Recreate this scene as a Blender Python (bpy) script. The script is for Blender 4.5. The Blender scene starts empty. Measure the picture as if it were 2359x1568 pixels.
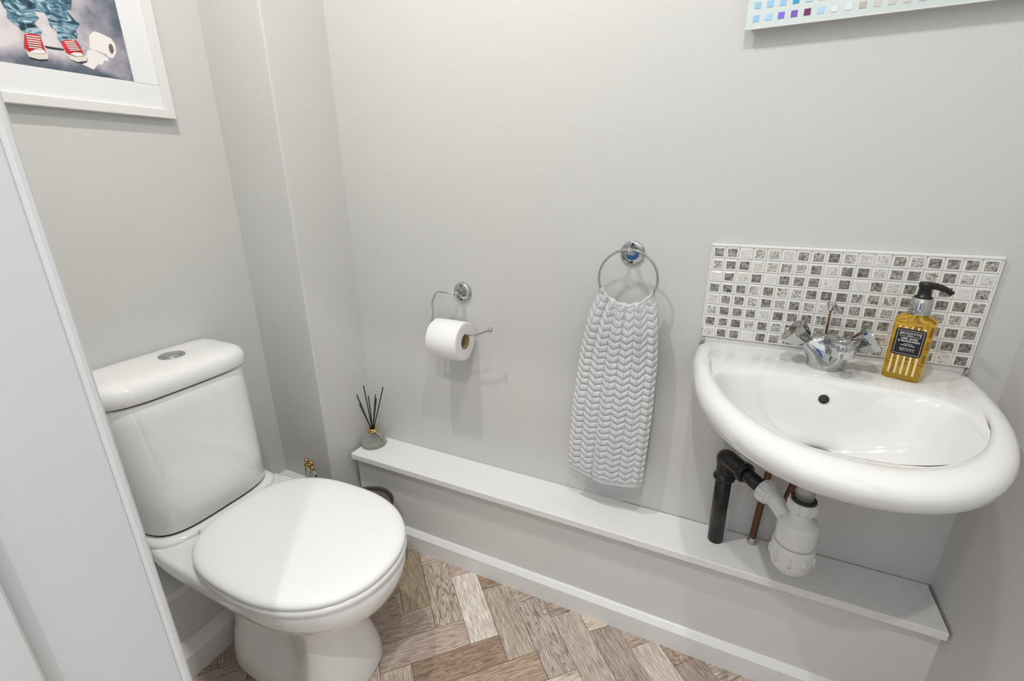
import bpy, bmesh, math, random
import numpy as np
from mathutils import Vector, Matrix
PI = math.pi
random.seed(7)
scene = bpy.context.scene
COL = scene.collection

# ------------------------------------------------------------------ camera, world, lights, exposure
CAMZ = 1.213
cd = bpy.data.cameras.new('camera'); cam = bpy.data.objects.new('camera', cd); COL.objects.link(cam)
cd.sensor_fit = 'HORIZONTAL'; cd.sensor_width = 36.0; cd.lens = 36.0*1082.19/2359.0
cd.clip_start = 0.01
R0 = Vector((0.90441, 0.42660, -0.00747)); R1 = Vector((0.13361, -0.29980, -0.94460)); R2 = Vector((-0.40520, 0.85331, -0.32814))
m = Matrix((( R0.x, -R1.x, -R2.x, 0), (R0.y, -R1.y, -R2.y, 0), (R0.z, -R1.z, -R2.z, CAMZ), (0, 0, 0, 1)))
cam.matrix_world = m
scene.camera = cam

w = bpy.data.worlds.new('world'); scene.world = w; w.use_nodes = True
w.node_tree.nodes['Background'].inputs[0].default_value = (0.97, 0.985, 1.0, 1)
w.node_tree.nodes['Background'].inputs[1].default_value = 1.24

def lamp(name, loc, power, size, col=(1, 0.97, 0.93)):
    l = bpy.data.lights.new(name, 'AREA'); l.shape = 'DISK'; l.size = size; l.energy = power; l.color = col
    o = bpy.data.objects.new(name, l); o.location = loc; COL.objects.link(o); return o
lamp('ceiling_spot_left', (-0.70, 0.42, 2.41), 10.3, 0.04)
lamp('ceiling_spot_right', (-0.05, 0.34, 2.41), 7.4, 0.04)
lamp('hall_spot', (-0.09, -0.42, 2.40), 10.5, 0.04)

vs = scene.view_settings
vs.view_transform = 'Standard'; vs.look = 'None'; vs.gamma = 1.0; vs.use_curve_mapping = False
vs.exposure = 0.0

# ------------------------------------------------------------------ materials
def mat(name, col, rough=0.5, metal=0.0, spec=0.5, bump=None, coat=0.0, trans=0.0, ior=1.45, sheen=0.0):
    m = bpy.data.materials.new(name); m.use_nodes = True
    nt = m.node_tree; b = nt.nodes['Principled BSDF']
    b.inputs['Base Color'].default_value = (*col, 1); b.inputs['Roughness'].default_value = rough
    b.inputs['Metallic'].default_value = metal; b.inputs['Specular IOR Level'].default_value = spec
    b.inputs['Coat Weight'].default_value = coat; b.inputs['Coat Roughness'].default_value = 0.03
    b.inputs['Transmission Weight'].default_value = trans; b.inputs['IOR'].default_value = ior
    b.inputs['Sheen Weight'].default_value = sheen
    if bump:
        for sc, st, dist in bump:
            n = nt.nodes.new('ShaderNodeTexNoise'); n.inputs['Scale'].default_value = sc; n.inputs['Detail'].default_value = 4
            tc = nt.nodes.new('ShaderNodeTexCoord'); nt.links.new(tc.outputs['Object'], n.inputs['Vector'])
            bp = nt.nodes.new('ShaderNodeBump'); bp.inputs['Strength'].default_value = st; bp.inputs['Distance'].default_value = dist
            nt.links.new(n.outputs['Fac'], bp.inputs['Height'])
            prev = b.inputs['Normal'].links
            if prev: nt.links.new(prev[0].from_socket, bp.inputs['Normal'])
            nt.links.new(bp.outputs['Normal'], b.inputs['Normal'])
    return m
def nodes(m): return m.node_tree, m.node_tree.nodes['Principled BSDF']

M = {}
M['wall'] = mat('wall_paint', (0.62, 0.62, 0.61), 0.42, spec=0.35, bump=[(3.5, 0.35, 0.006), (260, 0.25, 0.0006)])
nt, b = nodes(M['wall'])
n = nt.nodes.new('ShaderNodeTexNoise'); n.inputs['Scale'].default_value = 1.7; n.inputs['Detail'].default_value = 5
cr = nt.nodes.new('ShaderNodeValToRGB'); cr.color_ramp.elements[0].color = (0.605, 0.603, 0.592, 1); cr.color_ramp.elements[1].color = (0.640, 0.640, 0.630, 1)
tc = nt.nodes.new('ShaderNodeTexCoord'); nt.links.new(tc.outputs['Object'], n.inputs['Vector'])
nt.links.new(n.outputs['Fac'], cr.inputs['Fac']); nt.links.new(cr.outputs['Color'], b.inputs['Base Color'])
M['ceiling'] = mat('ceiling_paint', (0.85, 0.85, 0.83), 0.8)
M['gloss'] = mat('white_gloss_paint', (0.80, 0.805, 0.80), 0.25, spec=0.5, bump=[(22, 0.18, 0.002), (180, 0.12, 0.0005)])
M['boxpaint'] = mat('pale_grey_satin_paint', (0.71, 0.715, 0.71), 0.3, spec=0.4, bump=[(9, 0.2, 0.003), (200, 0.12, 0.0005)])
M['lining'] = mat('door_lining_paint', (0.68, 0.70, 0.715), 0.3, spec=0.5, bump=[(7, 0.3, 0.004), (60, 0.15, 0.0012)])
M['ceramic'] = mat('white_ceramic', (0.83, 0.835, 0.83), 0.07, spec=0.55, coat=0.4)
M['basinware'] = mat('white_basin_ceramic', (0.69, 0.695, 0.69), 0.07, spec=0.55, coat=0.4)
M['seatplastic'] = mat('white_seat_plastic', (0.85, 0.855, 0.855), 0.13, spec=0.5)
M['gap'] = mat('dark_gap', (0.03, 0.03, 0.03), 0.8)
M['chrome'] = mat('chrome', (0.52, 0.53, 0.53), 0.03, metal=1.0)
M['brushed'] = mat('dull_steel', (0.42, 0.39, 0.34), 0.16, metal=1.0)
M['zinc'] = mat('dull_zinc', (0.42, 0.44, 0.42), 0.4, metal=0.6)
M['binsteel'] = mat('dark_polished_bin_steel', (0.24, 0.215, 0.18), 0.10, metal=1.0)
M['gold'] = mat('gold_metal', (0.78, 0.52, 0.20), 0.12, metal=1.0)
M['screw'] = mat('dark_screw', (0.08, 0.07, 0.06), 0.4, metal=0.6)
M['black'] = mat('black_plastic_pipe', (0.012, 0.012, 0.013), 0.28, spec=0.5)
M['blackpump'] = mat('black_pump_plastic', (0.01, 0.01, 0.011), 0.25)
M['whiteplastic'] = mat('white_trap_plastic', (0.72, 0.73, 0.72), 0.32)
M['copper'] = mat('tarnished_copper', (0.16, 0.075, 0.045), 0.45, metal=0.7, bump=[(120, 0.5, 0.001)])
M['rubber'] = mat('black_rubber', (0.02, 0.025, 0.022), 0.5)
M['paper'] = mat('tissue_paper', (0.82, 0.82, 0.82), 0.95, spec=0.05, bump=[(420, 0.35, 0.0008)])
M['card'] = mat('cardboard_core', (0.34, 0.24, 0.13), 0.85, spec=0.1)
M['towel'] = mat('white_terry_cotton', (0.80, 0.81, 0.825), 1.0, spec=0.05, sheen=0.2, bump=[(520, 1.0, 0.0030), (1400, 0.8, 0.0012)])
M['glass'] = mat('clear_glass', (0.97, 0.98, 0.97), 0.03, trans=1.0, ior=1.45)
M['frost'] = mat('frosted_glass', (0.96, 0.97, 0.94), 0.14, trans=0.9, ior=1.12)
M['oil'] = mat('scented_oil', (0.80, 0.83, 0.62), 0.05, trans=0.9, ior=1.4)
M['amber'] = mat('amber_soap', (1.0, 0.66, 0.09), 0.03, trans=0.94, ior=1.3)
M['stripe'] = mat('cream_print', (0.80, 0.66, 0.38), 0.5)
M['labelblack'] = mat('black_label', (0.012, 0.011, 0.012), 0.4)
M['labelwhite'] = mat('white_label_print', (0.8, 0.8, 0.8), 0.5)
M['reed'] = mat('black_reed', (0.010, 0.010, 0.011), 0.7)
M['mount'] = mat('white_mount_board', (0.78, 0.785, 0.80), 0.7)
M['frame'] = mat('white_frame_paint', (0.74, 0.74, 0.73), 0.35)
M['grout'] = mat('white_grout', (0.78, 0.78, 0.76), 0.8, bump=[(300, 0.4, 0.001)])
M['mirror'] = mat('mirror_silver', (0.9, 0.92, 0.92), 0.02, metal=1.0)
M['mirrorborder'] = mat('frosted_mirror_border', (0.66, 0.74, 0.72), 0.25, metal=0.25, spec=0.6)
M['caulk'] = mat('old_sealant', (0.40, 0.38, 0.34), 0.6, bump=[(200, 0.7, 0.002)])
M['bluepaint'] = mat('blue_reflector_paint', (0.05, 0.16, 0.45), 0.4)

# tile: white glazed border, speckled centre whose darkness comes from the tile's own colour
M['tileglaze'] = mat('white_tile_glaze', (0.80, 0.80, 0.78), 0.12, coat=0.3)
def tile_centre():
    m = mat('speckled_tile_centre', (0.5, 0.5, 0.5), 0.10, coat=0.3)
    nt, b = nodes(m)
    oi = nt.nodes.new('ShaderNodeObjectInfo'); tc = nt.nodes.new('ShaderNodeTexCoord')
    add = nt.nodes.new('ShaderNodeVectorMath'); add.operation = 'ADD'
    sc = nt.nodes.new('ShaderNodeVectorMath'); sc.operation = 'SCALE'; sc.inputs['Scale'].default_value = 40
    cmb = nt.nodes.new('ShaderNodeCombineXYZ')
    for k in range(3): nt.links.new(oi.outputs['Random'], cmb.inputs[k])
    nt.links.new(cmb.outputs[0], sc.inputs[0]); nt.links.new(sc.outputs[0], add.inputs[0]); nt.links.new(tc.outputs['Object'], add.inputs[1])
    n = nt.nodes.new('ShaderNodeTexNoise'); n.inputs['Scale'].default_value = 270; n.inputs['Detail'].default_value = 5; n.inputs['Roughness'].default_value = 0.7; n.inputs['Distortion'].default_value = 1.2
    nt.links.new(add.outputs[0], n.inputs['Vector'])
    sep = nt.nodes.new('ShaderNodeSeparateColor'); nt.links.new(oi.outputs['Color'], sep.inputs[0])
    # threshold noise by darkness
    mp = nt.nodes.new('ShaderNodeMath'); mp.operation = 'MULTIPLY_ADD'; mp.inputs[1].default_value = -0.46; mp.inputs[2].default_value = 0.72
    nt.links.new(sep.outputs[0], mp.inputs[0])
    sub = nt.nodes.new('ShaderNodeMath'); sub.operation = 'SUBTRACT'; nt.links.new(n.outputs['Fac'], sub.inputs[0]); nt.links.new(mp.outputs[0], sub.inputs[1])
    mr = nt.nodes.new('ShaderNodeMapRange'); mr.inputs['From Min'].default_value = -0.05; mr.inputs['From Max'].default_value = 0.07
    nt.links.new(sub.outputs[0], mr.inputs['Value'])
    n2 = nt.nodes.new('ShaderNodeTexNoise'); n2.inputs['Scale'].default_value = 160; nt.links.new(add.outputs[0], n2.inputs['Vector'])
    c2 = nt.nodes.new('ShaderNodeValToRGB'); c2.color_ramp.elements[0].position = 0.35; c2.color_ramp.elements[0].color = (0.10, 0.088, 0.08, 1)
    c2.color_ramp.elements[1].position = 0.7; c2.color_ramp.elements[1].color = (0.40, 0.37, 0.34, 1); nt.links.new(n2.outputs['Fac'], c2.inputs['Fac'])
    mx = nt.nodes.new('ShaderNodeMixRGB'); mx.inputs[1].default_value = (0.74, 0.73, 0.70, 1)
    nt.links.new(mr.outputs[0], mx.inputs[0]); nt.links.new(c2.outputs['Color'], mx.inputs[2]); nt.links.new(mx.outputs[0], b.inputs['Base Color'])
    return m
M['tilecentre'] = tile_centre()

# herringbone plank: grain runs along the plank's own x axis, tint comes from the plank's own colour
def plank_mat():
    m = mat('oak_plank', (0.4, 0.3, 0.22), 0.42, spec=0.35)
    nt, b = nodes(m)
    oi = nt.nodes.new('ShaderNodeObjectInfo'); tc = nt.nodes.new('ShaderNodeTexCoord')
    cmb = nt.nodes.new('ShaderNodeCombineXYZ')
    for k in range(3): nt.links.new(oi.outputs['Random'], cmb.inputs[k])
    sc = nt.nodes.new('ShaderNodeVectorMath'); sc.operation = 'SCALE'; sc.inputs['Scale'].default_value = 30; nt.links.new(cmb.outputs[0], sc.inputs[0])
    add = nt.nodes.new('ShaderNodeVectorMath'); nt.links.new(sc.outputs[0], add.inputs[0]); nt.links.new(tc.outputs['Object'], add.inputs[1])
    mpn = nt.nodes.new('ShaderNodeMapping'); mpn.inputs['Scale'].default_value = (5, 60, 60); nt.links.new(add.outputs[0], mpn.inputs['Vector'])
    fine = nt.nodes.new('ShaderNodeTexNoise'); fine.inputs['Scale'].default_value = 5; fine.inputs['Detail'].default_value = 8; fine.inputs['Roughness'].default_value = 0.75
    nt.links.new(mpn.outputs[0], fine.inputs['Vector'])
    mp2 = nt.nodes.new('ShaderNodeMapping'); mp2.inputs['Scale'].default_value = (3.0, 14, 14); nt.links.new(add.outputs[0], mp2.inputs['Vector'])
    ringn = nt.nodes.new('ShaderNodeTexNoise'); ringn.inputs['Scale'].default_value = 1.6; ringn.inputs['Detail'].default_value = 1.5; nt.links.new(mp2.outputs[0], ringn.inputs['Vector'])
    mm = nt.nodes.new('ShaderNodeMath'); mm.operation = 'MULTIPLY'; mm.inputs[1].default_value = 17; nt.links.new(ringn.outputs['Fac'], mm.inputs[0])
    fr = nt.nodes.new('ShaderNodeMath'); fr.operation = 'FRACT'; nt.links.new(mm.outputs[0], fr.inputs[0])
    r1 = nt.nodes.new('ShaderNodeValToRGB'); e = r1.color_ramp.elements
    e[0].position = 0.0; e[0].color = (0.45, 0.45, 0.45, 1); e[1].position = 0.35; e[1].color = (1, 1, 1, 1)
    x = e.new(0.92); x.color = (0.95, 0.95, 0.95, 1); x = e.new(1.0); x.color = (0.45, 0.45, 0.45, 1)
    nt.links.new(fr.outputs[0], r1.inputs['Fac'])
    r2 = nt.nodes.new('ShaderNodeValToRGB'); e = r2.color_ramp.elements
    e[0].position = 0.34; e[0].color = (0.36, 0.33, 0.31, 1); e[1].position = 0.62; e[1].color = (1.12, 1.12, 1.12, 1)
    nt.links.new(fine.outputs['Fac'], r2.inputs['Fac'])
    mxr = nt.nodes.new('ShaderNodeMixRGB'); mxr.blend_type = 'MULTIPLY'
    nt.links.new(oi.outputs['Alpha'], mxr.inputs[0])
    nt.links.new(r2.outputs['Color'], mxr.inputs[1]); nt.links.new(r1.outputs['Color'], mxr.inputs[2])
    mx = nt.nodes.new('ShaderNodeMixRGB'); mx.blend_type = 'MULTIPLY'; mx.inputs[0].default_value = 1
    nt.links.new(oi.outputs['Color'], mx.inputs[1]); nt.links.new(mxr.outputs[0], mx.inputs[2])
    nt.links.new(mx.outputs[0], b.inputs['Base Color'])
    bp = nt.nodes.new('ShaderNodeBump'); bp.inputs['Strength'].default_value = 0.3; bp.inputs['Distance'].default_value = 0.0006
    nt.links.new(fine.outputs['Fac'], bp.inputs['Height']); nt.links.new(bp.outputs[0], b.inputs['Normal'])
    return m
M['plank'] = plank_mat()
M['carpet'] = mat('pale_bounce_carpet', (0.62, 0.60, 0.57), 0.95, bump=[(300, 0.6, 0.003)])
M['subfloor'] = mat('dark_joint', (0.06, 0.045, 0.035), 0.9)

def noisy(name, ramp, scale, rough=0.6, detail=4, dist=0.0, stretch=(1, 1, 1)):
    m = mat(name, (0.5, 0.5, 0.5), rough); nt, b = nodes(m)
    tc = nt.nodes.new('ShaderNodeTexCoord'); mp = nt.nodes.new('ShaderNodeMapping'); mp.inputs['Scale'].default_value = stretch
    n = nt.nodes.new('ShaderNodeTexNoise'); n.inputs['Scale'].default_value = scale; n.inputs['Detail'].default_value = detail; n.inputs['Distortion'].default_value = dist
    nt.links.new(tc.outputs['Object'], mp.inputs[0]); nt.links.new(mp.outputs[0], n.inputs['Vector'])
    cr = nt.nodes.new('ShaderNodeValToRGB'); e = cr.color_ramp.elements
    e[0].position, e[0].color = ramp[0][0], (*ramp[0][1], 1); e[1].position, e[1].color = ramp[-1][0], (*ramp[-1][1], 1)
    for p, c in ramp[1:-1]: q = e.new(p); q.color = (*c, 1)
    nt.links.new(n.outputs['Fac'], cr.inputs['Fac']); nt.links.new(cr.outputs['Color'], b.inputs['Base Color'])
    return m
M['denim'] = noisy('printed_denim', [(0.30, (0.01, 0.02, 0.03)), (0.45, (0.03, 0.09, 0.14)), (0.55, (0.12, 0.25, 0.33)), (0.66, (0.42, 0.58, 0.64))], 38, detail=3, dist=1.6, stretch=(1, 1, 2.2))
M['pred'] = noisy('printed_red_canvas', [(0.3, (0.40, 0.01, 0.02)), (0.7, (0.80, 0.03, 0.05))], 90)
M['pwhite'] = mat('printed_white', (0.80, 0.78, 0.76), 0.6)
M['pcream'] = mat('printed_cream', (0.72, 0.68, 0.60), 0.6)
M['pblack'] = mat('printed_black', (0.03, 0.035, 0.05), 0.6)
M['pgrey'] = mat('printed_grey', (0.13, 0.13, 0.15), 0.6)
M['pbrown'] = mat('printed_brown', (0.17, 0.12, 0.11), 0.6)
def smoke():
    m = mat('printed_smoke', (0.5, 0.5, 0.5), 0.55); nt, b = nodes(m)
    tc = nt.nodes.new('ShaderNodeTexCoord'); n = nt.nodes.new('ShaderNodeTexNoise'); n.inputs['Scale'].default_value = 13; n.inputs['Detail'].default_value = 6
    nt.links.new(tc.outputs['Object'], n.inputs['Vector'])
    sp = nt.nodes.new('ShaderNodeSeparateXYZ'); nt.links.new(tc.outputs['Object'], sp.inputs[0])
    # print local y runs across the sheet; the smoke is thick towards the far edge and the floor of the print
    a = nt.nodes.new('ShaderNodeMapRange'); a.inputs['From Min'].default_value = 0.64; a.inputs['From Max'].default_value = 0.74; nt.links.new(sp.outputs[1], a.inputs[0])
    c = nt.nodes.new('ShaderNodeMapRange'); c.inputs['From Min'].default_value = 1.462; c.inputs['From Max'].default_value = 1.425; nt.links.new(sp.outputs[2], c.inputs[0])
    mx = nt.nodes.new('ShaderNodeMath'); mx.operation = 'MAXIMUM'; nt.links.new(a.outputs[0], mx.inputs[0]); nt.links.new(c.outputs[0], mx.inputs[1])
    ad = nt.nodes.new('ShaderNodeMath'); ad.operation = 'MULTIPLY_ADD'; ad.inputs[1].default_value = 0.34; nt.links.new(mx.outputs[0], ad.inputs[0])
    mn = nt.nodes.new('ShaderNodeMath'); mn.operation = 'MULTIPLY'; mn.inputs[1].default_value = 1.05; nt.links.new(n.outputs['Fac'], mn.inputs[0]); nt.links.new(mn.outputs[0], ad.inputs[2])
    cr = nt.nodes.new('ShaderNodeValToRGB'); e = cr.color_ramp.elements
    e[0].position = 0.46; e[0].color = (0.70, 0.66, 0.68, 1); e[1].position = 1.02; e[1].color = (0.03, 0.05, 0.08, 1)
    q = e.new(0.66); q.color = (0.38, 0.36, 0.41, 1); q = e.new(0.82); q.color = (0.13, 0.15, 0.20, 1)
    nt.links.new(ad.outputs[0], cr.inputs['Fac']); nt.links.new(cr.outputs['Color'], b.inputs['Base Color'])
    return m
M['smoke'] = smoke()

# ------------------------------------------------------------------ helpers
def link(name, me, m, parent=None, kind=None):
    o = bpy.data.objects.new(name, me)
    for k in (m if isinstance(m, (list, tuple)) else [m]): me.materials.append(M[k])
    COL.objects.link(o)
    if parent: o.parent = parent
    if kind: o['kind'] = kind
    return o
def obj(name, bm, m, parent=None, smooth=False, kind=None):
    bmesh.ops.recalc_face_normals(bm, faces=bm.faces)
    me = bpy.data.meshes.new(name); bm.to_mesh(me); bm.free()
    if smooth: me.shade_smooth()
    return link(name, me, m, parent, kind)
def thing(name, label, cat, loc=(0, 0, 0), group=None):
    o = bpy.data.objects.new(name, None); COL.objects.link(o); o.location = loc; o['label'] = label; o['category'] = cat
    if group: o['group'] = group
    o.empty_display_size = 0.05
    return o
def tag(o, label, cat, group=None):
    o['label'] = label; o['category'] = cat
    if group: o['group'] = group
    return o
def box(bm, lo, hi, bev=0.0, seg=2, mi=0):
    r = bmesh.ops.create_cube(bm, size=1.0)
    c = [(a+b)/2 for a, b in zip(lo, hi)]; s = [b-a for a, b in zip(lo, hi)]
    for v in r['verts']: v.co = Vector((c[0]+v.co.x*s[0], c[1]+v.co.y*s[1], c[2]+v.co.z*s[2]))
    fs = set(f for v in r['verts'] for f in v.link_faces)
    for f in fs: f.material_index = mi
    if bev > 0:
        es = set(e for v in r['verts'] for e in v.link_edges)
        bmesh.ops.bevel(bm, geom=list(es), offset=bev, segments=seg, affect='EDGES', profile=0.5)
    return bm
def boxobj(name, lo, hi, m, parent=None, bev=0.0, kind=None, seg=2):
    bm = bmesh.new(); box(bm, lo, hi, bev, seg); return obj(name, bm, m, parent, False, kind)
def loft(bm, rings, cap0=True, cap1=True, closed=True):
    vs = [[bm.verts.new(p) for p in r] for r in rings]
    n = len(vs[0])
    for a, b in zip(vs, vs[1:]):
        for i in range(n if closed else n-1):
            j = (i+1) % n
            bm.faces.new((a[i], a[j], b[j], b[i]))
    if cap0: bm.faces.new(vs[0][::-1])
    if cap1: bm.faces.new(vs[-1])
    return vs
def frame_of(d):
    d = Vector(d).normalized(); up = Vector((0, 0, 1)) if abs(d.z) < 0.95 else Vector((1, 0, 0))
    u = d.cross(up).normalized(); v = u.cross(d).normalized(); return u, v
def tube(bm, pts, r, n=16, caps=True):
    pts = [Vector(p) for p in pts]; rs = r if isinstance(r, (list, tuple)) else [r]*len(pts)
    rings = []; u = None
    for i, p in enumerate(pts):
        d = (pts[min(i+1, len(pts)-1)]-pts[max(i-1, 0)]).normalized()
        if u is None: u, v = frame_of(d)
        else:
            u = (u-d*u.dot(d)).normalized(); v = d.cross(u).normalized()
        v = d.cross(u).normalized()
        rings.append([p+(u*math.cos(2*PI*k/n)+v*math.sin(2*PI*k/n))*rs[i] for k in range(n)])
    loft(bm, rings, caps, caps); return bm
def spline(pts, per=8):
    pts = [Vector(p) for p in pts]; P = [pts[0]]+pts+[pts[-1]]; out = []
    for i in range(1, len(P)-2):
        for k in range(per):
            t = k/per; a, b, c, d = P[i-1], P[i], P[i+1], P[i+2]
            out.append(0.5*((2*b)+(c-a)*t+(2*a-5*b+4*c-d)*t*t+(3*b-a-3*c+d)*t**3))
    out.append(pts[-1]); return out
def lathe(bm, prof, origin=(0, 0, 0), axis=(0, 0, 1), n=32, caps=True, facets=None):
    """prof: list of (radius, height) along the axis"""
    ax = Vector(axis).normalized(); u, v = frame_of(ax); o = Vector(origin)
    rings = [[o+ax*h+(u*math.cos(2*PI*k/n)+v*math.sin(2*PI*k/n))*max(r, 1e-5) for k in range(n)] for r, h in prof]
    loft(bm, rings, caps, caps); return bm
def sphere(bm, c, r, seg=16):
    bmesh.ops.create_uvsphere(bm, u_segments=seg, v_segments=seg//2+2, radius=r, matrix=Matrix.Translation(Vector(c))); return bm
def dring(cx, cy, z, ax, bf, bb, nf=2.0, nb=2.0, N=96, axb=None):
    """closed outline; bf / bb = half depth towards -y / +y, with their own exponents"""
    out = []
    for k in range(N):
        t = 2*PI*k/N; c, s = math.cos(t), math.sin(t)
        b, e = (bb, nb) if s > 0 else (bf, nf)
        r = (abs(c/ax)**e+abs(s/b)**e)**(-1/e)
        out.append((cx+r*c, cy+r*s, z))
    return out
def xring(cx, cy, z, b, af, ab, nf=2.0, nb=2.0, N=96):
    """as dring, but long in x: af towards +x, ab towards -x"""
    out = []
    for k in range(N):
        t = 2*PI*k/N; c, s = math.cos(t), math.sin(t)
        a, e = (af, nf) if c > 0 else (ab, nb)
        r = (abs(c/a)**e+abs(s/b)**e)**(-1/e)
        out.append((cx+r*c, cy+r*s, z))
    return out

# ------------------------------------------------------------------ room shell
XL, XR, YB, CEIL = -1.327, 0.500, 1.145, 2.45
boxobj('wall_back', (XL-0.1, YB, -0.05), (XR+0.1, YB+0.1, CEIL), 'wall', kind='structure')
boxobj('wall_left', (XL-0.1, -0.02, -0.05), (XL, YB+0.1, CEIL), 'wall', kind='structure')
boxobj('wall_right', (XR, -0.1, -0.05), (XR+0.1, YB+0.1, CEIL), 'wall', kind='structure')
boxobj('wall_corner', (XL-0.02, 0.936, -0.05), (-1.104, YB+0.02, CEIL), 'wall', bev=0.004, kind='structure')
# front wall with the doorway the photograph is taken from
bm = bmesh.new(); box(bm, (XL, -0.02, -0.05), (-0.575, 0.20, CEIL)); box(bm, (-0.58, -0.02, 2.02), (0.46, 0.20, CEIL)); box(bm, (0.44, -0.02, -0.05), (XR+0.1, 0.20, CEIL))
obj('wall_front', bm, 'wall', kind='structure')
boxobj('ceiling', (XL-0.1, -0.02, CEIL), (XR+0.4, YB+0.1, CEIL+0.1), 'ceiling', kind='structure')
floor = boxobj('floor', (XL-0.9, -3.2, -0.06), (XR+1.7, YB+0.1, -0.0035), 'subfloor', kind='structure')

# hall behind the camera; its blue door is made up, for the chrome's reflections
boxobj('wall_hall', (-2.2, -3.3, -0.05), (2.2, -3.2, 2.4), 'wall', kind='structure')
d1 = bpy.data.objects.new('blue_reflector', None); COL.objects.link(d1); d1['kind'] = 'structure'; d1.location = (-1.05, -3.19, 0)
bm = bmesh.new(); box(bm, (-0.40, 0, 0), (0.38, 0.04, 2.0), 0.004); obj('blue_reflector_panel', bm, 'bluepaint', d1)

carpet = boxobj('floor_hall', (-2.2, -3.2, -0.004), (2.2, -0.105, 0.002), 'carpet', kind='structure')  # unseen hall floor, made pale to bounce light into the room
# door lining left of the camera
door = bpy.data.objects.new('door_1', None); COL.objects.link(door); door['kind'] = 'structure'; door.location = (0, 0, 0)
boxobj('jamb', (-0.58, -0.05, -0.003), (-0.558, 0.200, 2.0), 'lining', door, 0.002)
bm = bmesh.new()
prof = [(-0.59, 0.1990), (-0.59, 0.2105), (-0.562, 0.2105), (-0.5575, 0.2092), (-0.5562, 0.2070), (-0.5562, 0.2035), (-0.5575, 0.2015), (-0.5600, 0.1990)]
loft(bm, [[(x, y, z) for x, y in prof] for z in np.linspace(-0.003, 2.0, 30)]); obj('jamb_edge_bead', bm, 'lining', door)
bm = bmesh.new()
prof = [(-0.560, 0.030), (-0.546, 0.030), (-0.5445, 0.032), (-0.5445, 0.0945), (-0.5460, 0.0965), (-0.560, 0.0965)]
loft(bm, [[(x, y, z) for x, y in prof] for z in (-0.003, 1.0, 2.0)]); obj('door_stop', bm, 'lining', door)
boxobj('head_lining', (-0.58, -0.05, 2.0), (0.46, 0.213, 2.02), 'lining', door, 0.002)
boxobj('jamb', (0.44, -0.05, -0.003), (0.462, 0.213, 2.0), 'lining', door, 0.002)

# boxed-in ledges and skirting
ledge = boxobj('trim_1', (-1.0865, 1.009, 0.3135), (0.4955, YB, 0.335), 'gloss', bev=0.0025, kind='structure')
boxobj('trim_2', (-1.090, 1.040, 0.0), (XR, YB, 0.3135), 'boxpaint', kind='structure')
boxobj('trim_3', (XL, 0.19, 0.0), (-1.147, 0.936, 0.2300), 'boxpaint', kind='structure')
boxobj('trim_4', (XL, 0.19, 0.2300), (-1.142, 0.936, 0.250), 'gloss', bev=0.002, kind='structure')
boxobj('trim_5', (XL, 0.935, 0.0), (-1.0945, 1.04, 0.105), 'gloss', bev=0.002, kind='structure')
def skirting(name, pts, along):
    bm = bmesh.new(); loft(bm, [[f(*p) for p in pts] for f in along]); return obj(name, bm, 'gloss', kind='structure')
sp = [(0.0, -0.003), (0.018, -0.003), (0.018, 0.060), (0.0155, 0.0625), (0.006, 0.0725), (0.003, 0.0745), (0.0, 0.0745)]
skirting('baseboard_back', sp, [lambda d, z: (-1.10, 1.040-d, z), lambda d, z: (XR, 1.040-d, z)])
sp2 = [(0.0, -0.003), (0.030, -0.003), (0.030, 0.068), (0.027, 0.072), (0.012, 0.094), (0.008, 0.097), (0.0, 0.097)]
skirting('baseboard_left', sp2, [lambda d, z: (-1.147+d, 0.19, z), lambda d, z: (-1.147+d, 0.95, z)])
# old sealant along the back of the ledge and its right end
def bead(name, a, b, r, n=60, mname='caulk'):
    bm = bmesh.new(); rnd = random.Random(3); pts = []; rs = []
    for i in range(n+1):
        t = i/n; p = Vector(a).lerp(Vector(b), t); p += Vector((rnd.uniform(-1, 1), rnd.uniform(-1, 1), rnd.uniform(-1, 1)))*r*0.35
        pts.append(p); rs.append(r*rnd.uniform(0.35, 1.0))
    tube(bm, pts, rs, 6); o = obj(name, bm, mname, smooth=True, kind='structure'); return o
bead('trim_6', (-0.2, YB-0.0005, 0.3355), (0.495, YB-0.0005, 0.3355), 0.0013, 160, 'caulk')
bead('trim_7', (0.4975, YB, 0.335), (0.4975, 1.012, 0.335), 0.0015, 40, 'caulk')

# ------------------------------------------------------------------ herringbone floor, plank by plank
W_ = 0.0809; A = Vector((1, -1))/math.sqrt(2); B = Vector((1, 1))/math.sqrt(2); P0 = Vector((-0.687, 0.977))
def clip(poly, lo, hi):
    for ax, v, sgn in ((0, lo[0], 1), (0, hi[0], -1), (1, lo[1], 1), (1, hi[1], -1)):
        out = []
        for i in range(len(poly)):
            a, b = poly[i], poly[(i+1) % len(poly)]
            da, db = (a[ax]-v)*sgn, (b[ax]-v)*sgn
            if da >= 0: out.append(a)
            if da*db < 0: out.append(a.lerp(b, da/(da-db)))
        poly = out
        if len(poly) < 3: return None
    return poly
tones = [(0.48, 0.38, 0.30), (0.60, 0.51, 0.44), (0.76, 0.69, 0.61), (0.52, 0.44, 0.38), (0.66, 0.57, 0.50), (0.42, 0.32, 0.25), (0.56, 0.48, 0.43), (0.70, 0.62, 0.54)]
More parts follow.
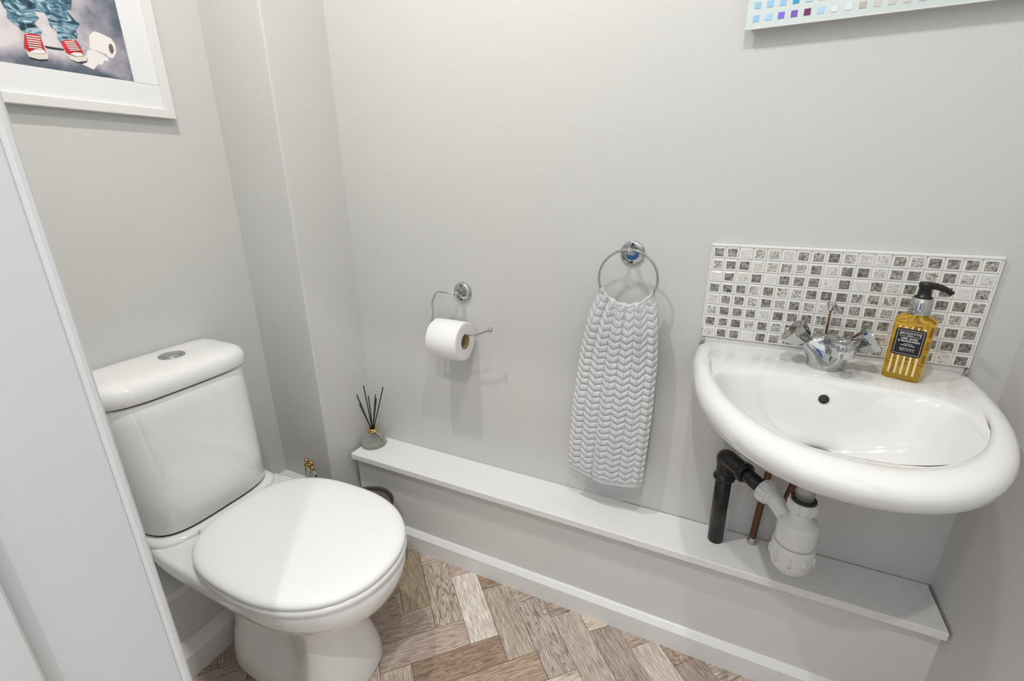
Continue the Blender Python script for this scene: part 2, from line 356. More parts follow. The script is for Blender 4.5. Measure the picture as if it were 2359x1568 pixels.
# tones read off the photograph for the row of planks along the ledge, by plank index
seen = {('H', 0): (0.92, 0.85, 0.76, 0.1), ('H', 1): (0.62, 0.54, 0.45, 0.35), ('H', -1): (0.68, 0.60, 0.50, 1.0), ('H', -2): (0.50, 0.41, 0.29, 0.1),
        ('H', 2): (0.66, 0.58, 0.52, 1.0), ('H', 3): (0.66, 0.56, 0.50, 0.2), ('H', 4): (0.56, 0.47, 0.42, 0.5), ('H', 5): (0.80, 0.70, 0.62, 0.2), ('H', 6): (0.54, 0.44, 0.38, 0.5)}
prnd = random.Random(11)
for u0 in range(-24, 34):
    for v0 in range(-24, 24):
        q = (u0-v0) % 6
        if q == 0: w_, h_, kind = 3, 1, 'H'
        elif q == 5: w_, h_, kind = 1, 3, 'V'
        else: continue
        g = 0.0085
        c = [(u0+g, v0+g), (u0+w_-g, v0+g), (u0+w_-g, v0+h_-g), (u0+g, v0+h_-g)]
        poly = [P0+A*(u*W_)+B*(v*W_) for u, v in c]
        cen = sum(poly, Vector((0, 0)))/4
        poly = clip(poly, (-1.12, -0.10), (XR, 1.026))
        if not poly: continue
        xs = [p.x for p in poly]; ys = [p.y for p in poly]
        if (max(xs)-min(xs)) < 0.012 or (max(ys)-min(ys)) < 0.012: continue
        ang = -PI/4 if kind == 'H' else PI/4
        rot = Matrix.Rotation(-ang, 2); loc = [rot @ (p-cen) for p in poly]
        bm = bmesh.new()
        top = [bm.verts.new((p.x, p.y, 0.0)) for p in loc]; bot = [bm.verts.new((p.x, p.y, -0.004)) for p in loc]
        bm.faces.new(top); n_ = len(top)
        for i in range(n_): bm.faces.new((top[i], bot[i], bot[(i+1) % n_], top[(i+1) % n_]))
        o = obj('plank', bm, 'plank', floor)
        o.location = (cen.x, cen.y, prnd.uniform(-0.0003, 0.0)); o.rotation_euler = (0, 0, ang)
        t = prnd.choice(tones); k = prnd.uniform(0.88, 1.1)
        col = (t[0]*k*1.10, t[1]*k*1.04, t[2]*k, prnd.choice((0.1, 0.5, 0.9, 1.0)))
        if kind == 'H' and u0 == v0 and ('H', u0) in seen: col = seen[('H', u0)]
        o.color = col

# ------------------------------------------------------------------ toilet
CY = 0.605
toilet = thing('toilet', 'white close-coupled toilet with closed lid against the left wall', 'toilet', (-0.95, CY, 0))
def T(o):   # geometry is written in room coordinates, the empty stands at the base
    o.location = -toilet.location; return o
bm = bmesh.new()
R_ = []
for z, cx, b, af, ab, nf, nb in [
    (0.000, -0.84, 0.120, 0.138, 0.250, 2.6, 5), (0.012, -0.84, 0.122, 0.141, 0.250, 2.6, 5), (0.05, -0.84, 0.117, 0.134, 0.248, 2.5, 5), (0.09, -0.84, 0.108, 0.122, 0.246, 2.3, 5),
    (0.14, -0.84, 0.097, 0.104, 0.245, 2.2, 4.5), (0.19, -0.84, 0.095, 0.099, 0.245, 2.2, 4), (0.235, -0.84, 0.102, 0.108, 0.250, 2.1, 4), (0.270, -0.84, 0.116, 0.135, 0.262, 2.1, 4),
    (0.292, -0.835, 0.134, 0.170, 0.280, 2.1, 4), (0.306, -0.832, 0.150, 0.203, 0.310, 2.1, 5), (0.311, -0.83, 0.160, 0.220, 0.345, 2.1, 6), (0.318, -0.83, 0.166, 0.227, 0.365, 2.1, 7), (0.340, -0.83, 0.175, 0.236, 0.380, 2.1, 7),
    (0.362, -0.83, 0.181, 0.243, 0.388, 2.1, 7), (0.380, -0.83, 0.181, 0.243, 0.389, 2.1, 7), (0.387, -0.83, 0.177, 0.239, 0.386, 2.1, 7), (0.390, -0.83, 0.170, 0.232, 0.380, 2.1, 7)]:
    R_.append(xring(cx, CY, z, b, af, ab, nf, nb, 128))
# trapway hollows on both sides of the pedestal
for ring in R_:
    for i, (x, y, z) in enumerate(ring):
        if z < 0.30:
            a = max(0, 1-abs((x+0.905)/0.12)**2)**1.2*max(0, 1-abs((z-0.155)/0.13)**2.5)**1.2
            s = 1 if y > CY else -1
            if abs(y-CY) > 0.03: ring[i] = (x, y-s*0.040*a, z)
loft(bm, R_)
T(obj('pan', bm, 'ceramic', toilet, True))
# raised rear deck that carries the cistern
bm = bmesh.new()
loft(bm, [xring(-1.18, CY-0.003, z, b, af, ab, 3.2, 8, 96) for z, b, af, ab in [(0.385, 0.166, 0.085, 0.045), (0.396, 0.164, 0.083, 0.045), (0.401, 0.158, 0.078, 0.045), (0.403, 0.150, 0.070, 0.04)]])
T(obj('cistern_shelf', bm, 'ceramic', toilet, True))
bm = bmesh.new(); loft(bm, [xring(-1.245, 0.600, z, 0.149, 0.126, 0.072, 3.8, 8, 64) for z in (0.402, 0.407)]); T(obj('cistern_gasket', bm, 'gap', toilet))
bm = bmesh.new()
cis = [(0.4065, .145, .123, .072), (0.410, .152, .131, .076), (0.416, .1545, .1335, .077), (0.50, .159, .128, .078), (0.60, .164, .118, .079), (0.70, .168, .108, .080), (0.738, .169, .104, .080), (0.742, .166, .101, .080)]
loft(bm, [xring(-1.245, 0.600, z, b, af, ab, 3.8, 9, 128) for z, b, af, ab in cis])
T(obj('cistern', bm, 'ceramic', toilet, True))
bm = bmesh.new(); loft(bm, [xring(-1.245, 0.600, z, 0.166, 0.101, 0.078, 3.8, 9, 64) for z in (0.741, 0.746)]); T(obj('lid_gap', bm, 'gap', toilet))
bm = bmesh.new()
lidp = [(0.7455, .171, .103, .079), (0.747, .1755, .1075, .0805), (0.752, .178, .110, .081), (0.766, .1785, .1105, .081), (0.778, .1765, .108, .081), (0.787, .171, .101, .080), (0.793, .161, .090, .078), (0.7962, .146, .074, .075), (0.798, .11, .050, .06), (0.7985, 0.05, .02, .02)]
loft(bm, [xring(-1.245, 0.602, z, b, af, ab, 3.8, 9, 128) for z, b, af, ab in lidp])
T(obj('cistern_lid', bm, 'ceramic', toilet, True))
bm = bmesh.new(); lathe(bm, [(0.0285, 0), (0.0295, 0.0015), (0.0280, 0.004), (0.0235, 0.0045), (0.0220, 0.003)], (-1.240, 0.628, 0.7975), n=40)
btn = T(obj('flush_button', bm, 'chrome', toilet, True)); btn['label'] = 'round chrome flush button'
bm = bmesh.new(); lathe(bm, [(0.0210, 0.0), (0.0210, 0.004), (0.018, 0.0055), (0.008, 0.0062), (0.0005, 0.0063)], (-1.240, 0.628, 0.7985), n=40)
o = obj('button_cap', bm, 'chrome', btn, True); o.location = (0, 0, 0)
# seat and lid
SX = -0.832
def lidring(z, inset): return xring(SX, CY, z, 0.190-inset, 0.245-inset, 0.249-inset, 2.15, 2.75, 128)
bm = bmesh.new()
loft(bm, [xring(SX, CY, z, 0.190-i, 0.247-i, 0.235-i, 2.15, 2.75, 128) for z, i in ((0.389, 0.010), (0.3905, 0.003), (0.394, 0.0), (0.402, 0.0), (0.4055, 0.002), (0.4070, 0.008))])
T(obj('seat', bm, 'seatplastic', toilet, True))
bm = bmesh.new(); loft(bm, [xring(SX, CY, z, 0.182, 0.238, 0.23, 2.15, 2.75, 96) for z in (0.4065, 0.4100)]); T(obj('seat_gap', bm, 'gap', toilet))
bm = bmesh.new()
loft(bm, [lidring(z, i) for z, i in ((0.4095, 0.006), (0.4105, 0.001), (0.4135, 0.0), (0.4180, 0.0), (0.4215, 0.002), (0.4250, 0.0065), (0.4275, 0.014), (0.4292, 0.026), (0.4302, 0.045), (0.4310, 0.08), (0.4314, 0.13), (0.4315, 0.18))])
T(obj('seat_lid', bm, 'seatplastic', toilet, True))
for s in (-0.075, 0.075):
    bm = bmesh.new(); tube(bm, [(-1.078, CY+s-0.022, 0.405), (-1.078, CY+s+0.022, 0.405)], 0.011, 20); T(obj('hinge', bm, 'seatplastic', toilet, True))
bm = bmesh.new(); lathe(bm, [(0.012, 0), (0.013, 0.002), (0.013, 0.010), (0.006, 0.012), (0.006, 0.03)], (-0.905, 0.447, 0.325), n=8); T(obj('seat_bolt', bm, 'brushed', toilet)); 
for s in (-1,):
    bm = bmesh.new(); lathe(bm, [(0.007, 0), (0.0065, 0.003), (0.003, 0.0045)], (-0.805, CY+s*0.118, 0.075), axis=(0.2, s*1.0, 0.55), n=20); T(obj('floor_screw', bm, 'screw', toilet, True))

# ------------------------------------------------------------------ basin
basin = thing('wash_basin', 'white wall-hung ceramic wash basin below the mosaic splashback', 'basin', (0.195, 1.145, 0.84))
def Bp(o): o.location = -basin.location; return o
bm = bmesh.new()
cx = 0.197
rr = [dict(c=(.19, .945), z=.668, a=.034, f=.034, b=.034), dict(c=(.19, .95), z=.674, a=.058, f=.056, b=.06), dict(c=(.19, .975), z=.690, a=.108, f=.108, b=.118, nb=2.5),
      dict(c=(.192, 1.0), z=.715, a=.160, f=.182, b=.132, nb=3.5), dict(c=(.194, 1.04), z=.742, a=.200, f=.277, b=.102, nb=6), dict(c=(cx, 1.07), z=.768, a=.228, f=.357, b=.073, nb=9),
      dict(c=(cx, 1.08), z=.790, a=.243, f=.405, b=.064, nb=9), dict(c=(cx, 1.08), z=.808, a=.2495, f=.429, b=.064, nb=9), dict(c=(cx, 1.08), z=.824, a=.2510, f=.4345, b=.064, nb=9),
      dict(c=(cx, 1.08), z=.835, a=.2480, f=.4310, b=.064, nb=9), dict(c=(cx, 1.08), z=.8425, a=.2420, f=.4220, b=.063, nb=8), dict(c=(cx, 1.08), z=.8465, a=.2340, f=.4090, b=.061, nb=8),
      dict(c=(cx, 1.08), z=.8470, a=.2260, f=.3960, b=.058, nb=7), dict(c=(cx, 1.065), z=.8450, a=.2180, f=.3660, b=.068, nb=6.5), dict(c=(cx, 1.03), z=.8415, a=.2120, f=.3230, b=.092, nb=6),
      dict(c=(.194, .97), z=.8405, a=.2060, f=.2580, b=.105, nb=5), dict(c=(.190, .885), z=.8405, a=.1975, f=.1700, b=.126, nb=4.2),
      dict(c=(.189, .880), z=.8385, a=.1945, f=.1640, b=.1265, nb=4.2), dict(c=(.189, .876), z=.8270, a=.1895, f=.1540, b=.1240, nb=4.2), dict(c=(.189, .874), z=.8050, a=.1820, f=.1440, b=.1180, nb=4.2),
      dict(c=(.189, .872), z=.7750, a=.1700, f=.1310, b=.1100, nb=4), dict(c=(.190, .875), z=.7480, a=.1550, f=.1150, b=.0990, nb=3.8), dict(c=(.190, .882), z=.7340, a=.1350, f=.1000, b=.0840, nb=3.4),
      dict(c=(.190, .895), z=.7250, a=.1100, f=.0850, b=.0680, nb=2.8), dict(c=(.190, .912), z=.7195, a=.0800, f=.0660, b=.0500, nb=2.3), dict(c=(.190, .925), z=.7160, a=.0520, f=.0460, b=.0400), dict(c=(.190, .930), z=.7145, a=.0340, f=.0340, b=.0340)]
loft(bm, [dring(r['c'][0], r['c'][1], r['z'], r['a'], r['f'], r['b'], 2.12 if r['z'] > .7 else 2.0, r.get('nb', 2), 160) for r in rr])
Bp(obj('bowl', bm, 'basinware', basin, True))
bm = bmesh.new(); lathe(bm, [(0.036, 0.0), (0.0365, 0.0015), (0.035, 0.003), (0.025, 0.0022), (0.023, 0.0)], (0.190, 0.930, 0.7145), n=48); dr = Bp(obj('drain_ring', bm, 'chrome', basin, True))
bm = bmesh.new(); lathe(bm, [(0.0205, 0.0), (0.0210, 0.003), (0.018, 0.0050), (0.0005, 0.0058)], (0.190, 0.930, 0.7140), n=40); obj('drain_plug', bm, 'chrome', dr, True)
# overflow hole in the back of the bowl
bm = bmesh.new(); ax = Vector((0, -1, 0.25)); lathe(bm, [(0.0110, -0.001), (0.0106, 0.0008), (0.0092, 0.0010), (0.0086, 0.0)], (0.191, 0.9915, 0.806), axis=ax, n=36); ov = Bp(obj('overflow_rim', bm, 'basinware', basin, True))
bm = bmesh.new(); lathe(bm, [(0.0092, -0.001), (0.0090, 0.0008), (0.0005, 0.0009)], (0.191, 0.9915, 0.806), axis=ax, n=36); o = obj('overflow_hole', bm, 'gap', ov, True)
bm = bmesh.new(); box(bm, (-0.043, 1.139, 0.838), (0.434, 1.1445, 0.8565), 0.002); o = Bp(obj('sealant_strip', bm, 'basinware', basin))
for x in (-0.0455, 0.4345):
    bm = bmesh.new(); tube(bm, [(x, 1.1395, 0.834), (x+0.004, 1.1400, 0.848), (x+0.006, 1.1405, 0.856)], [0.003, 0.0045, 0.0025], 8); Bp(obj('corner_sealant', bm, 'caulk', basin, True))

# ------------------------------------------------------------------ tap
tap = thing('mixer_tap', 'chrome two-handle mixer tap on the back of the wash basin', 'tap', (0.195, 1.083, 0.8385)); TAP_LIFT = 0.002
def Tp(o): o.location = -tap.location; return o   # geometry is in room coordinates
TX, TY = 0.196, 1.083
bm = bmesh.new()
def er(z, a, b, cy=TY, n=2.0): return dring(TX, cy, z, a, b, b, n, n, 48)
loft(bm, [er(.8385, .0315, .029), er(.8405, .0320, .0295), er(.846, .0320, .0295), er(.856, .0340, .0290), er(.866, .0390, .0275), er(.876, .0460, .0250, n=2.2), er(.884, .0520, .0220, n=2.3), er(.8895, .0535, .0185, n=2.4), er(.894, .0450, .0180, n=2.3), er(.8990, .0320, .0195), er(.9035, .0245, .0180), er(.9060, .0140, .0100)])
Tp(obj('tap_body', bm, 'chrome', tap, True))
bm = bmesh.new()   # spout: flattened arm ending in a short vertical aerator
pts = spline([(TX, 1.085, .893), (TX+.004, 1.062, .899), (TX+.010, 1.038, .902), (TX+.013, 1.024, .902)], 6)
tube(bm, pts, [0.0165]*6+[0.0155]*6+[0.0145]*7, 24); sp_ = Tp(obj('spout', bm, 'chrome', tap, True))
bm = bmesh.new(); lathe(bm, [(0.0185, -.012), (0.0200, -.0105), (0.0200, -.002), (0.0210, -.001), (0.0210, 0.0135), (0.0195, 0.0155), (0.014, 0.0165)], (TX+.0135, 1.024, .895), n=40); obj('aerator', bm, 'chrome', sp_, True)
for s, nm in ((-1, 'handle'), (1, 'handle')):
    axv = Vector((0.80*s, -0.03, 0.60)).normalized(); base = Vector((TX+s*0.040, 1.078, 0.888))
    bm = bmesh.new(); lathe(bm, [(0.0095, -0.006), (0.0105, 0.004), (0.010, 0.008)], base, axv, 24)
    st = Tp(obj('handle_stem', bm, 'chrome', tap, True))
    bm = bmesh.new(); lathe(bm, [(0.012, 0.002), (0.0195, 0.009), (0.0265, 0.026), (0.0285, 0.034), (0.0270, 0.0375), (0.0255, 0.0372)], base, axv, 8)
    hd = Tp(obj('handle', bm, 'chrome', tap, False))
    bm = bmesh.new(); lathe(bm, [(0.0240, 0.036), (0.0240, 0.0390), (0.0230, 0.0394), (0.0222, 0.0384), (0.0005, 0.0382)], base, axv, 32)
    obj('handle_cap', bm, 'brushed', hd, False)
bm = bmesh.new(); tube(bm, [(0.191, 1.106, .885), (0.190, 1.106, .955)], 0.0022, 12); rod = Tp(obj('pop_up_rod', bm, 'copper', tap, True))
bm = bmesh.new(); lathe(bm, [(0.003, 0), (0.0045, .002), (0.0085, .012), (0.0085, .016), (0.0065, .0185), (0.0005, .0188)], (0.190, 1.106, .950), n=10); o = Tp(obj('rod_knob', bm, 'chrome', tap)); tap.location.z += TAP_LIFT

# ------------------------------------------------------------------ mosaic splashback
X0, X1, Z0, Z1 = -0.0455, 0.4365, 0.8570, 1.0670
splash = thing('mosaic_splashback', 'splashback of small white tiles with speckled grey centres above the basin', 'splashback', ((X0+X1)/2, YB, Z0))
def Sp(o): o.location = o.location - splash.location; return o
o = boxobj('grout_bed', (X0, YB-0.0065, Z0), (X1, YB-0.0002, Z1), 'grout', splash, 0.001); Sp(o)
bm = bmesh.new(); box(bm, (X0-0.003, YB-0.0095, Z1-0.001), (X1+0.003, YB-0.0002, Z1+0.0045), 0.0015); box(bm, (X0-0.003, YB-0.0080, Z0+0.02), (X0+0.0005, YB-0.0002, Z1), 0.001); box(bm, (X1-0.0005, YB-0.0080, Z0), (X1+0.003, YB-0.0002, Z1), 0.001)
Sp(obj('edge_trim', bm, 'grout', splash))
darks = ['652443557433546665', '478345463673564743', '263726662626374625', '686464477855474775', '356474843557475545', '476537575666646666', '757464765766465687', '376165534355555538']
PW, PH = (X1-X0)/18, (Z1-Z0)/8
bm = bmesh.new(); box(bm, (-PW/2+0.0009, -0.0085, -PH/2+0.0009), (PW/2-0.0009, -0.001, PH/2-0.0009), 0.0008, 1)
ff = [f for f in bm.faces if f.normal.y < -0.99 and f.calc_area() > 1e-4]
r = bmesh.ops.inset_region(bm, faces=ff, thickness=0.0036, depth=0.0)
for f in ff: f.material_index = 1
r = bmesh.ops.inset_region(bm, faces=ff, thickness=0.0008, depth=0.0004)
for f in ff: f.material_index = 1
me = bpy.data.meshes.new('tile'); bmesh.ops.recalc_face_normals(bm, faces=bm.faces); bm.to_mesh(me); bm.free(); me.materials.append(M['tileglaze']); me.materials.append(M['tilecentre'])
rt = random.Random(5)
for j in range(8):
    for i in range(18):
        o = bpy.data.objects.new('tile', me); COL.objects.link(o); o.parent = splash
        o.location = Vector((X0+(i+.5)*PW+rt.uniform(-.0002, .0002), YB+rt.uniform(-.0003, .0), Z1-(j+.5)*PH+rt.uniform(-.0002, .0002)))-splash.location
        o.rotation_euler = (rt.uniform(-.008, .008), rt.uniform(-.01, .01), rt.uniform(-.008, .008))
        d = int(darks[j][i])/8.0; o.color = (d, d, d, 1)

# ------------------------------------------------------------------ soap bottle
A_ = math.radians(-24)
soap = thing('soap_dispenser', 'amber hand wash pump bottle with black label at the basin back corner', 'bottle', (0.3225, 1.080, 0.8408)); soap.rotation_euler = (0, 0, A_); soap.scale = (1.07, 1.05, 1.0)
def rrect(a, b, z, n=5, N=64): return dring(0, 0, z, a, b, b, n, n, N)
bm = bmesh.new(); loft(bm, [rrect(.0255, .0165, .0), rrect(.0270, .0180, .0015), rrect(.0275, .0185, .005), rrect(.0283, .0188, .10), rrect(.0285, .0190, .114), rrect(.0278, .0183, .119), rrect(.0225, .0160, .1235, 3), rrect(.0170, .0145, .1262, 2.2), rrect(.0135, .0135, .1285, 2)])
obj('bottle_body', bm, 'amber', soap, True)
bm = bmesh.new(); lathe(bm, [(.0155, .127), (.0160, .128), (.0150, .157), (.0142, .158), (.008, .158)], n=40); obj('chrome_collar', bm, 'chrome', soap, True)
bm = bmesh.new(); lathe(bm, [(.0128, .156), (.0130, .160), (.0095, .1625), (.0088, .175), (.0105, .178), (.0108, .183), (.0095, .1865), (.0005, .1872)], n=32)
tube(bm, spline([(0.002, 0, .1815), (.014, 0.002, .1805), (.026, 0.004, .176), (.035, 0.005, .170)], 6), [.0062]*6+[.0055]*6+[.0045]*7, 14)
pump = obj('pump_head', bm, 'blackpump', soap, True)
# label on the front face
yf = -0.0192
bm = bmesh.new(); loft(bm, [[(x, yf-d, z) for x, z in [(p[0], p[1]+.0755) for p in [(q[0], q[1]) for q in dring(0, 0, 0, .0208, .0258, .0258, 14, 14, 64)]]] for d in (0.0, 0.0006)])
lab = obj('label', bm, 'labelblack', soap)
def rectline(bm, x0, z0, x1, z1, t, y, d=0.0002):
    for a, b in (((x0, z0), (x1, z0+t)), ((x0, z1-t), (x1, z1)), ((x0, z0), (x0+t, z1)), ((x1-t, z0), (x1, z1))): box(bm, (a[0], y-d, a[1]), (b[0], y, b[1]))
bm = bmesh.new(); yl = yf-0.0006
rectline(bm, -.0182, .0526, .0182, .0984, .00045, yl); rectline(bm, -.0145, .0868, .0145, .0950, .00055, yl); obj('label_border', bm, 'labelwhite', lab)
def text(s, size, x, z, y, parent, m='labelwhite', nm='lettering', sx=1.0):
    c = bpy.data.curves.new('txt', 'FONT'); c.body = s; c.size = size; c.align_x = 'CENTER'; c.align_y = 'CENTER'; c.extrude = 0.00008; c.resolution_u = 2; c.offset = size*0.012
    t = bpy.data.objects.new('txt', c); COL.objects.link(t)
    dg = bpy.context.evaluated_depsgraph_get(); me = bpy.data.meshes.new_from_object(t.evaluated_get(dg)); bpy.data.objects.remove(t); bpy.data.curves.remove(c)
    for v in me.vertices: v.co = Vector((v.co.x*sx+x, y-v.co.z, v.co.y+z))
    me.materials.clear(); o = link(nm, me, m, parent); return o
for s, sz, z in (('MERCHANT & WYE', .0034, .0917), ('LONDON', .0018, .0886), ('LIME, BASIL', .0049, .0826), ('& MANDARIN', .0049, .0776), ('A LUXURIOUS', .0019, .0725), ('HAND WASH', .0033, .0694), ('REFRESH & CLEANSE', .0023, .0632), ('300ml e 10.1 fl. oz', .0027, .0600)):
    text(s, sz, 0, z, yl-0.0001, lab)
for k in range(5):
    x = -.0172+k*.0086
    bm = bmesh.new(); box(bm, (x-.0016, -.0188, .012), (x+.0016, -.01845, .049), 0); box(bm, (x-.0016, -.0193, .1016), (x+.0016, -.0189, .1055), 0); obj('printed_stripe', bm, 'stripe', soap)
bm = bmesh.new(); tube(bm, [(0.001, 0, .127), (-.006, .002, .06), (-.016, .004, .008)], .0022, 10); obj('dip_tube', bm, 'stripe', soap, True)

# ------------------------------------------------------------------ waste pipes
trap = thing('bottle_trap', 'white plastic bottle trap hanging under the wash basin', 'trap', (0.190, 0.955, 0.42))
def Tr(o): o.location = -trap.location; return o
tx, ty = .190, .955
bm = bmesh.new(); lathe(bm, [(.0165, .592), (.0165, .674)], (tx, ty, 0), n=32); Tr(obj('waste_tail', bm, 'zinc', trap, True))
bm = bmesh.new(); lathe(bm, [(.0225, .5985), (.0228, .601), (.0225, .6035), (.017, .604)], (tx, ty, 0), n=32); Tr(obj('rubber_washer', bm, 'rubber', trap, True))
bm = bmesh.new(); lathe(bm, [(.0190, .573), (.0255, .575), (.0262, .577), (.0262, .597), (.0250, .599), (.0200, .599)], (tx, ty, 0), n=40)
for k in range(10):
    a = 2*PI*k/10; c, s = math.cos(a), math.sin(a)
    tube(bm, [(tx+.0262*c, ty+.0262*s, .578), (tx+.0262*c, ty+.0262*s, .597)], .0018, 6)
Tr(obj('top_nut', bm, 'whiteplastic', trap, True))
bm = bmesh.new(); lathe(bm, [(.0190, .575), (.0188, .566), (.0215, .558), (.0330, .5515), (.0372, .546), (.0378, .538), (.0372, .505), (.0365, .497)], (tx, ty, 0), n=48); Tr(obj('trap_body', bm, 'whiteplastic', trap, True))
bm = bmesh.new(); lathe(bm, [(.0372, .4965), (.0395, .496), (.0402, .492), (.0400, .470), (.0385, .452), (.034, .438), (.026, .429), (.014, .4255), (.0005, .4250)], (tx, ty, 0), n=48)
for k in range(9):
    a = 2*PI*k/9+.35; c, s = math.cos(a), math.sin(a)
    tube(bm, [(tx+.0398*c, ty+.0398*s, .458), (tx+.0404*c, ty+.0404*s, .480)], .0030, 8)
Tr(obj('trap_cup', bm, 'whiteplastic', trap, True))
E_ = Vector((.085, 1.050, .585)); od = (Vector((.128, 1.004, .572))-Vector((.190, .955, .540)))
pA = Vector((.160, .975, .548)); pB = Vector((.136, .997, .566)); pC = Vector((.047, 1.083, .583))
dirp = (pC-pB).normalized()
bm = bmesh.new(); tube(bm, spline([(.176, .962, .532), (.165, .971, .545), pB-dirp*.010, pB+dirp*.004], 5), .0175, 24); Tr(obj('outlet_arm', bm, 'whiteplastic', trap, True))
bm = bmesh.new(); lathe(bm, [(.0195, -.012), (.0200, -.006), (.0210, -.004), (.0225, -.0035), (.0245, -.002), (.0252, .0), (.0252, .017), (.0240, .019), (.0190, .0195)], pB, dirp, 40)
u_, v_ = frame_of(dirp)
for k in range(10):
    a = 2*PI*k/10; off = u_*math.cos(a)*.0252+v_*math.sin(a)*.0252
    tube(bm, [pB+off+dirp*.001, pB+off+dirp*.017], .0016, 6)
Tr(obj('outlet_nut', bm, 'whiteplastic', trap, True))
# black waste pipe
waste = thing('waste_pipe', 'black plastic waste pipe turning down from the trap to the ledge', 'pipe', (.052, 1.105, .335))
def Wp(o): o.location = -waste.location; return o
bm = bmesh.new(); tube(bm, [pB+dirp*.012, pC-dirp*.03], .0165, 32); Wp(obj('horizontal_pipe', bm, 'black', waste, True))
bm = bmesh.new()
eb = Vector((.047, 1.088, .583)); path = spline([pC-dirp*.052, pC-dirp*.022, pC+Vector((-.002, .004, -.003)), (.047, 1.090, .558), (.0475, 1.091, .528)], 7)
tube(bm, path, .0198, 32); el = Wp(obj('elbow', bm, 'black', waste, True))
bm = bmesh.new(); lathe(bm, [(.0195, .0), (.0235, .001), (.0240, .004), (.0235, .014), (.0195, .015)], pC-dirp*.060, dirp, 40); obj('elbow_socket', bm, 'black', el, True)
bm = bmesh.new(); lathe(bm, [(.0185, .0), (.0240, .001), (.0252, .005), (.0245, .009), (.0205, .011), (.0200, .017)], (.0478, 1.091, .520), n=40); obj('elbow_socket', bm, 'black', el, True)
bm = bmesh.new(); tube(bm, [(.048, 1.091, .53), (.0485, 1.093, .45), (.0505, 1.096, .3355)], .0182, 32); Wp(obj('downpipe', bm, 'black', waste, True))
# copper feed pipes with clips
for k, (x, y, top, ln) in enumerate(((.134, 1.120, (.143, 1.118, .70), 'thin tarnished copper pipe in a chrome clip beside the black waste pipe'), (.184, 1.118, (.228, 1.116, .70), 'thin dark copper pipe mostly hidden behind the bottle trap'))):
    cp = thing('copper_pipe', ln, 'pipe', (x, y, .335))
    bm = bmesh.new(); tube(bm, spline([(x, y, .3355), (x+.003, y, .42), (x+.006, y-.001, .50), top], 6), .0078, 20); o = obj('pipe_run', bm, 'copper', cp, True); o.location = -cp.location
    bm = bmesh.new(); lathe(bm, [(.0085, .0), (.0105, .0005), (.0108, .004), (.0100, .017), (.0086, .018)], (x, y, .3358), n=28); o = obj('pipe_clip', bm, 'chrome', cp, True); o.location = -cp.location
    bm = bmesh.new(); box(bm, (x-.003, y+.006, .340), (x+.003, YB, .350), .001); o = obj('clip_foot', bm, 'chrome', cp); o.location = -cp.location

# ------------------------------------------------------------------ towel ring and towel
RCX, RCZ, RR, RY = -0.2205, 0.9850, 0.0685, 1.100
ring = thing('towel_ring', 'round chrome towel ring on the back wall beside the basin', 'towel ring', (-0.222, YB, 1.040))
def Rg(o): o.location = -ring.location; return o
bm = bmesh.new(); lathe(bm, [(.0290, 0), (.0292, .002), (.0286, .0042), (.0272, .0055), (.016, .0060), (.0005, .0063)], (-0.222, YB-.0002, 1.040), (0, -1, 0), 56); pl = Rg(obj('wall_plate', bm, 'chrome', ring, True))
for dz in (-.021, .021):
    bm = bmesh.new(); lathe(bm, [(.0036, .0050), (.0036, .0068), (.0024, .0076), (.0005, .0077)], (-0.222, YB, 1.040+dz), (0, -1, 0), 16); obj('screw', bm, 'screw', pl, True)
bm = bmesh.new(); lathe(bm, [(.0085, .006), (.006, .012), (.0050, .030), (.0062, .040)], (-0.222, YB, 1.042), (0, -1, .12), 24); Rg(obj('post', bm, 'chrome', ring, True))
bm = bmesh.new(); sphere(bm, (-0.2215, RY, 1.0500), .0092, 24); Rg(obj('post_ball', bm, 'chrome', ring, True))
bm = bmesh.new()
loft_pts = []
N = 120; n_ = 14; rv = []
for i in range(N):
    t = 2*PI*i/N; c = Vector((RCX+RR*math.sin(t), RY, RCZ+RR*math.cos(t))); rad = Vector((math.sin(t), 0, math.cos(t)))
    rv.append([bm.verts.new(c+(rad*math.cos(2*PI*k/n_)+Vector((0, 1, 0))*math.sin(2*PI*k/n_))*.0029) for k in range(n_)])
for i in range(N):
    for k in range(n_): bm.faces.new((rv[i][k], rv[(i+1) % N][k], rv[(i+1) % N][(k+1) % n_], rv[i][(k+1) % n_]))
Rg(obj('ring', bm, 'chrome', ring, True))

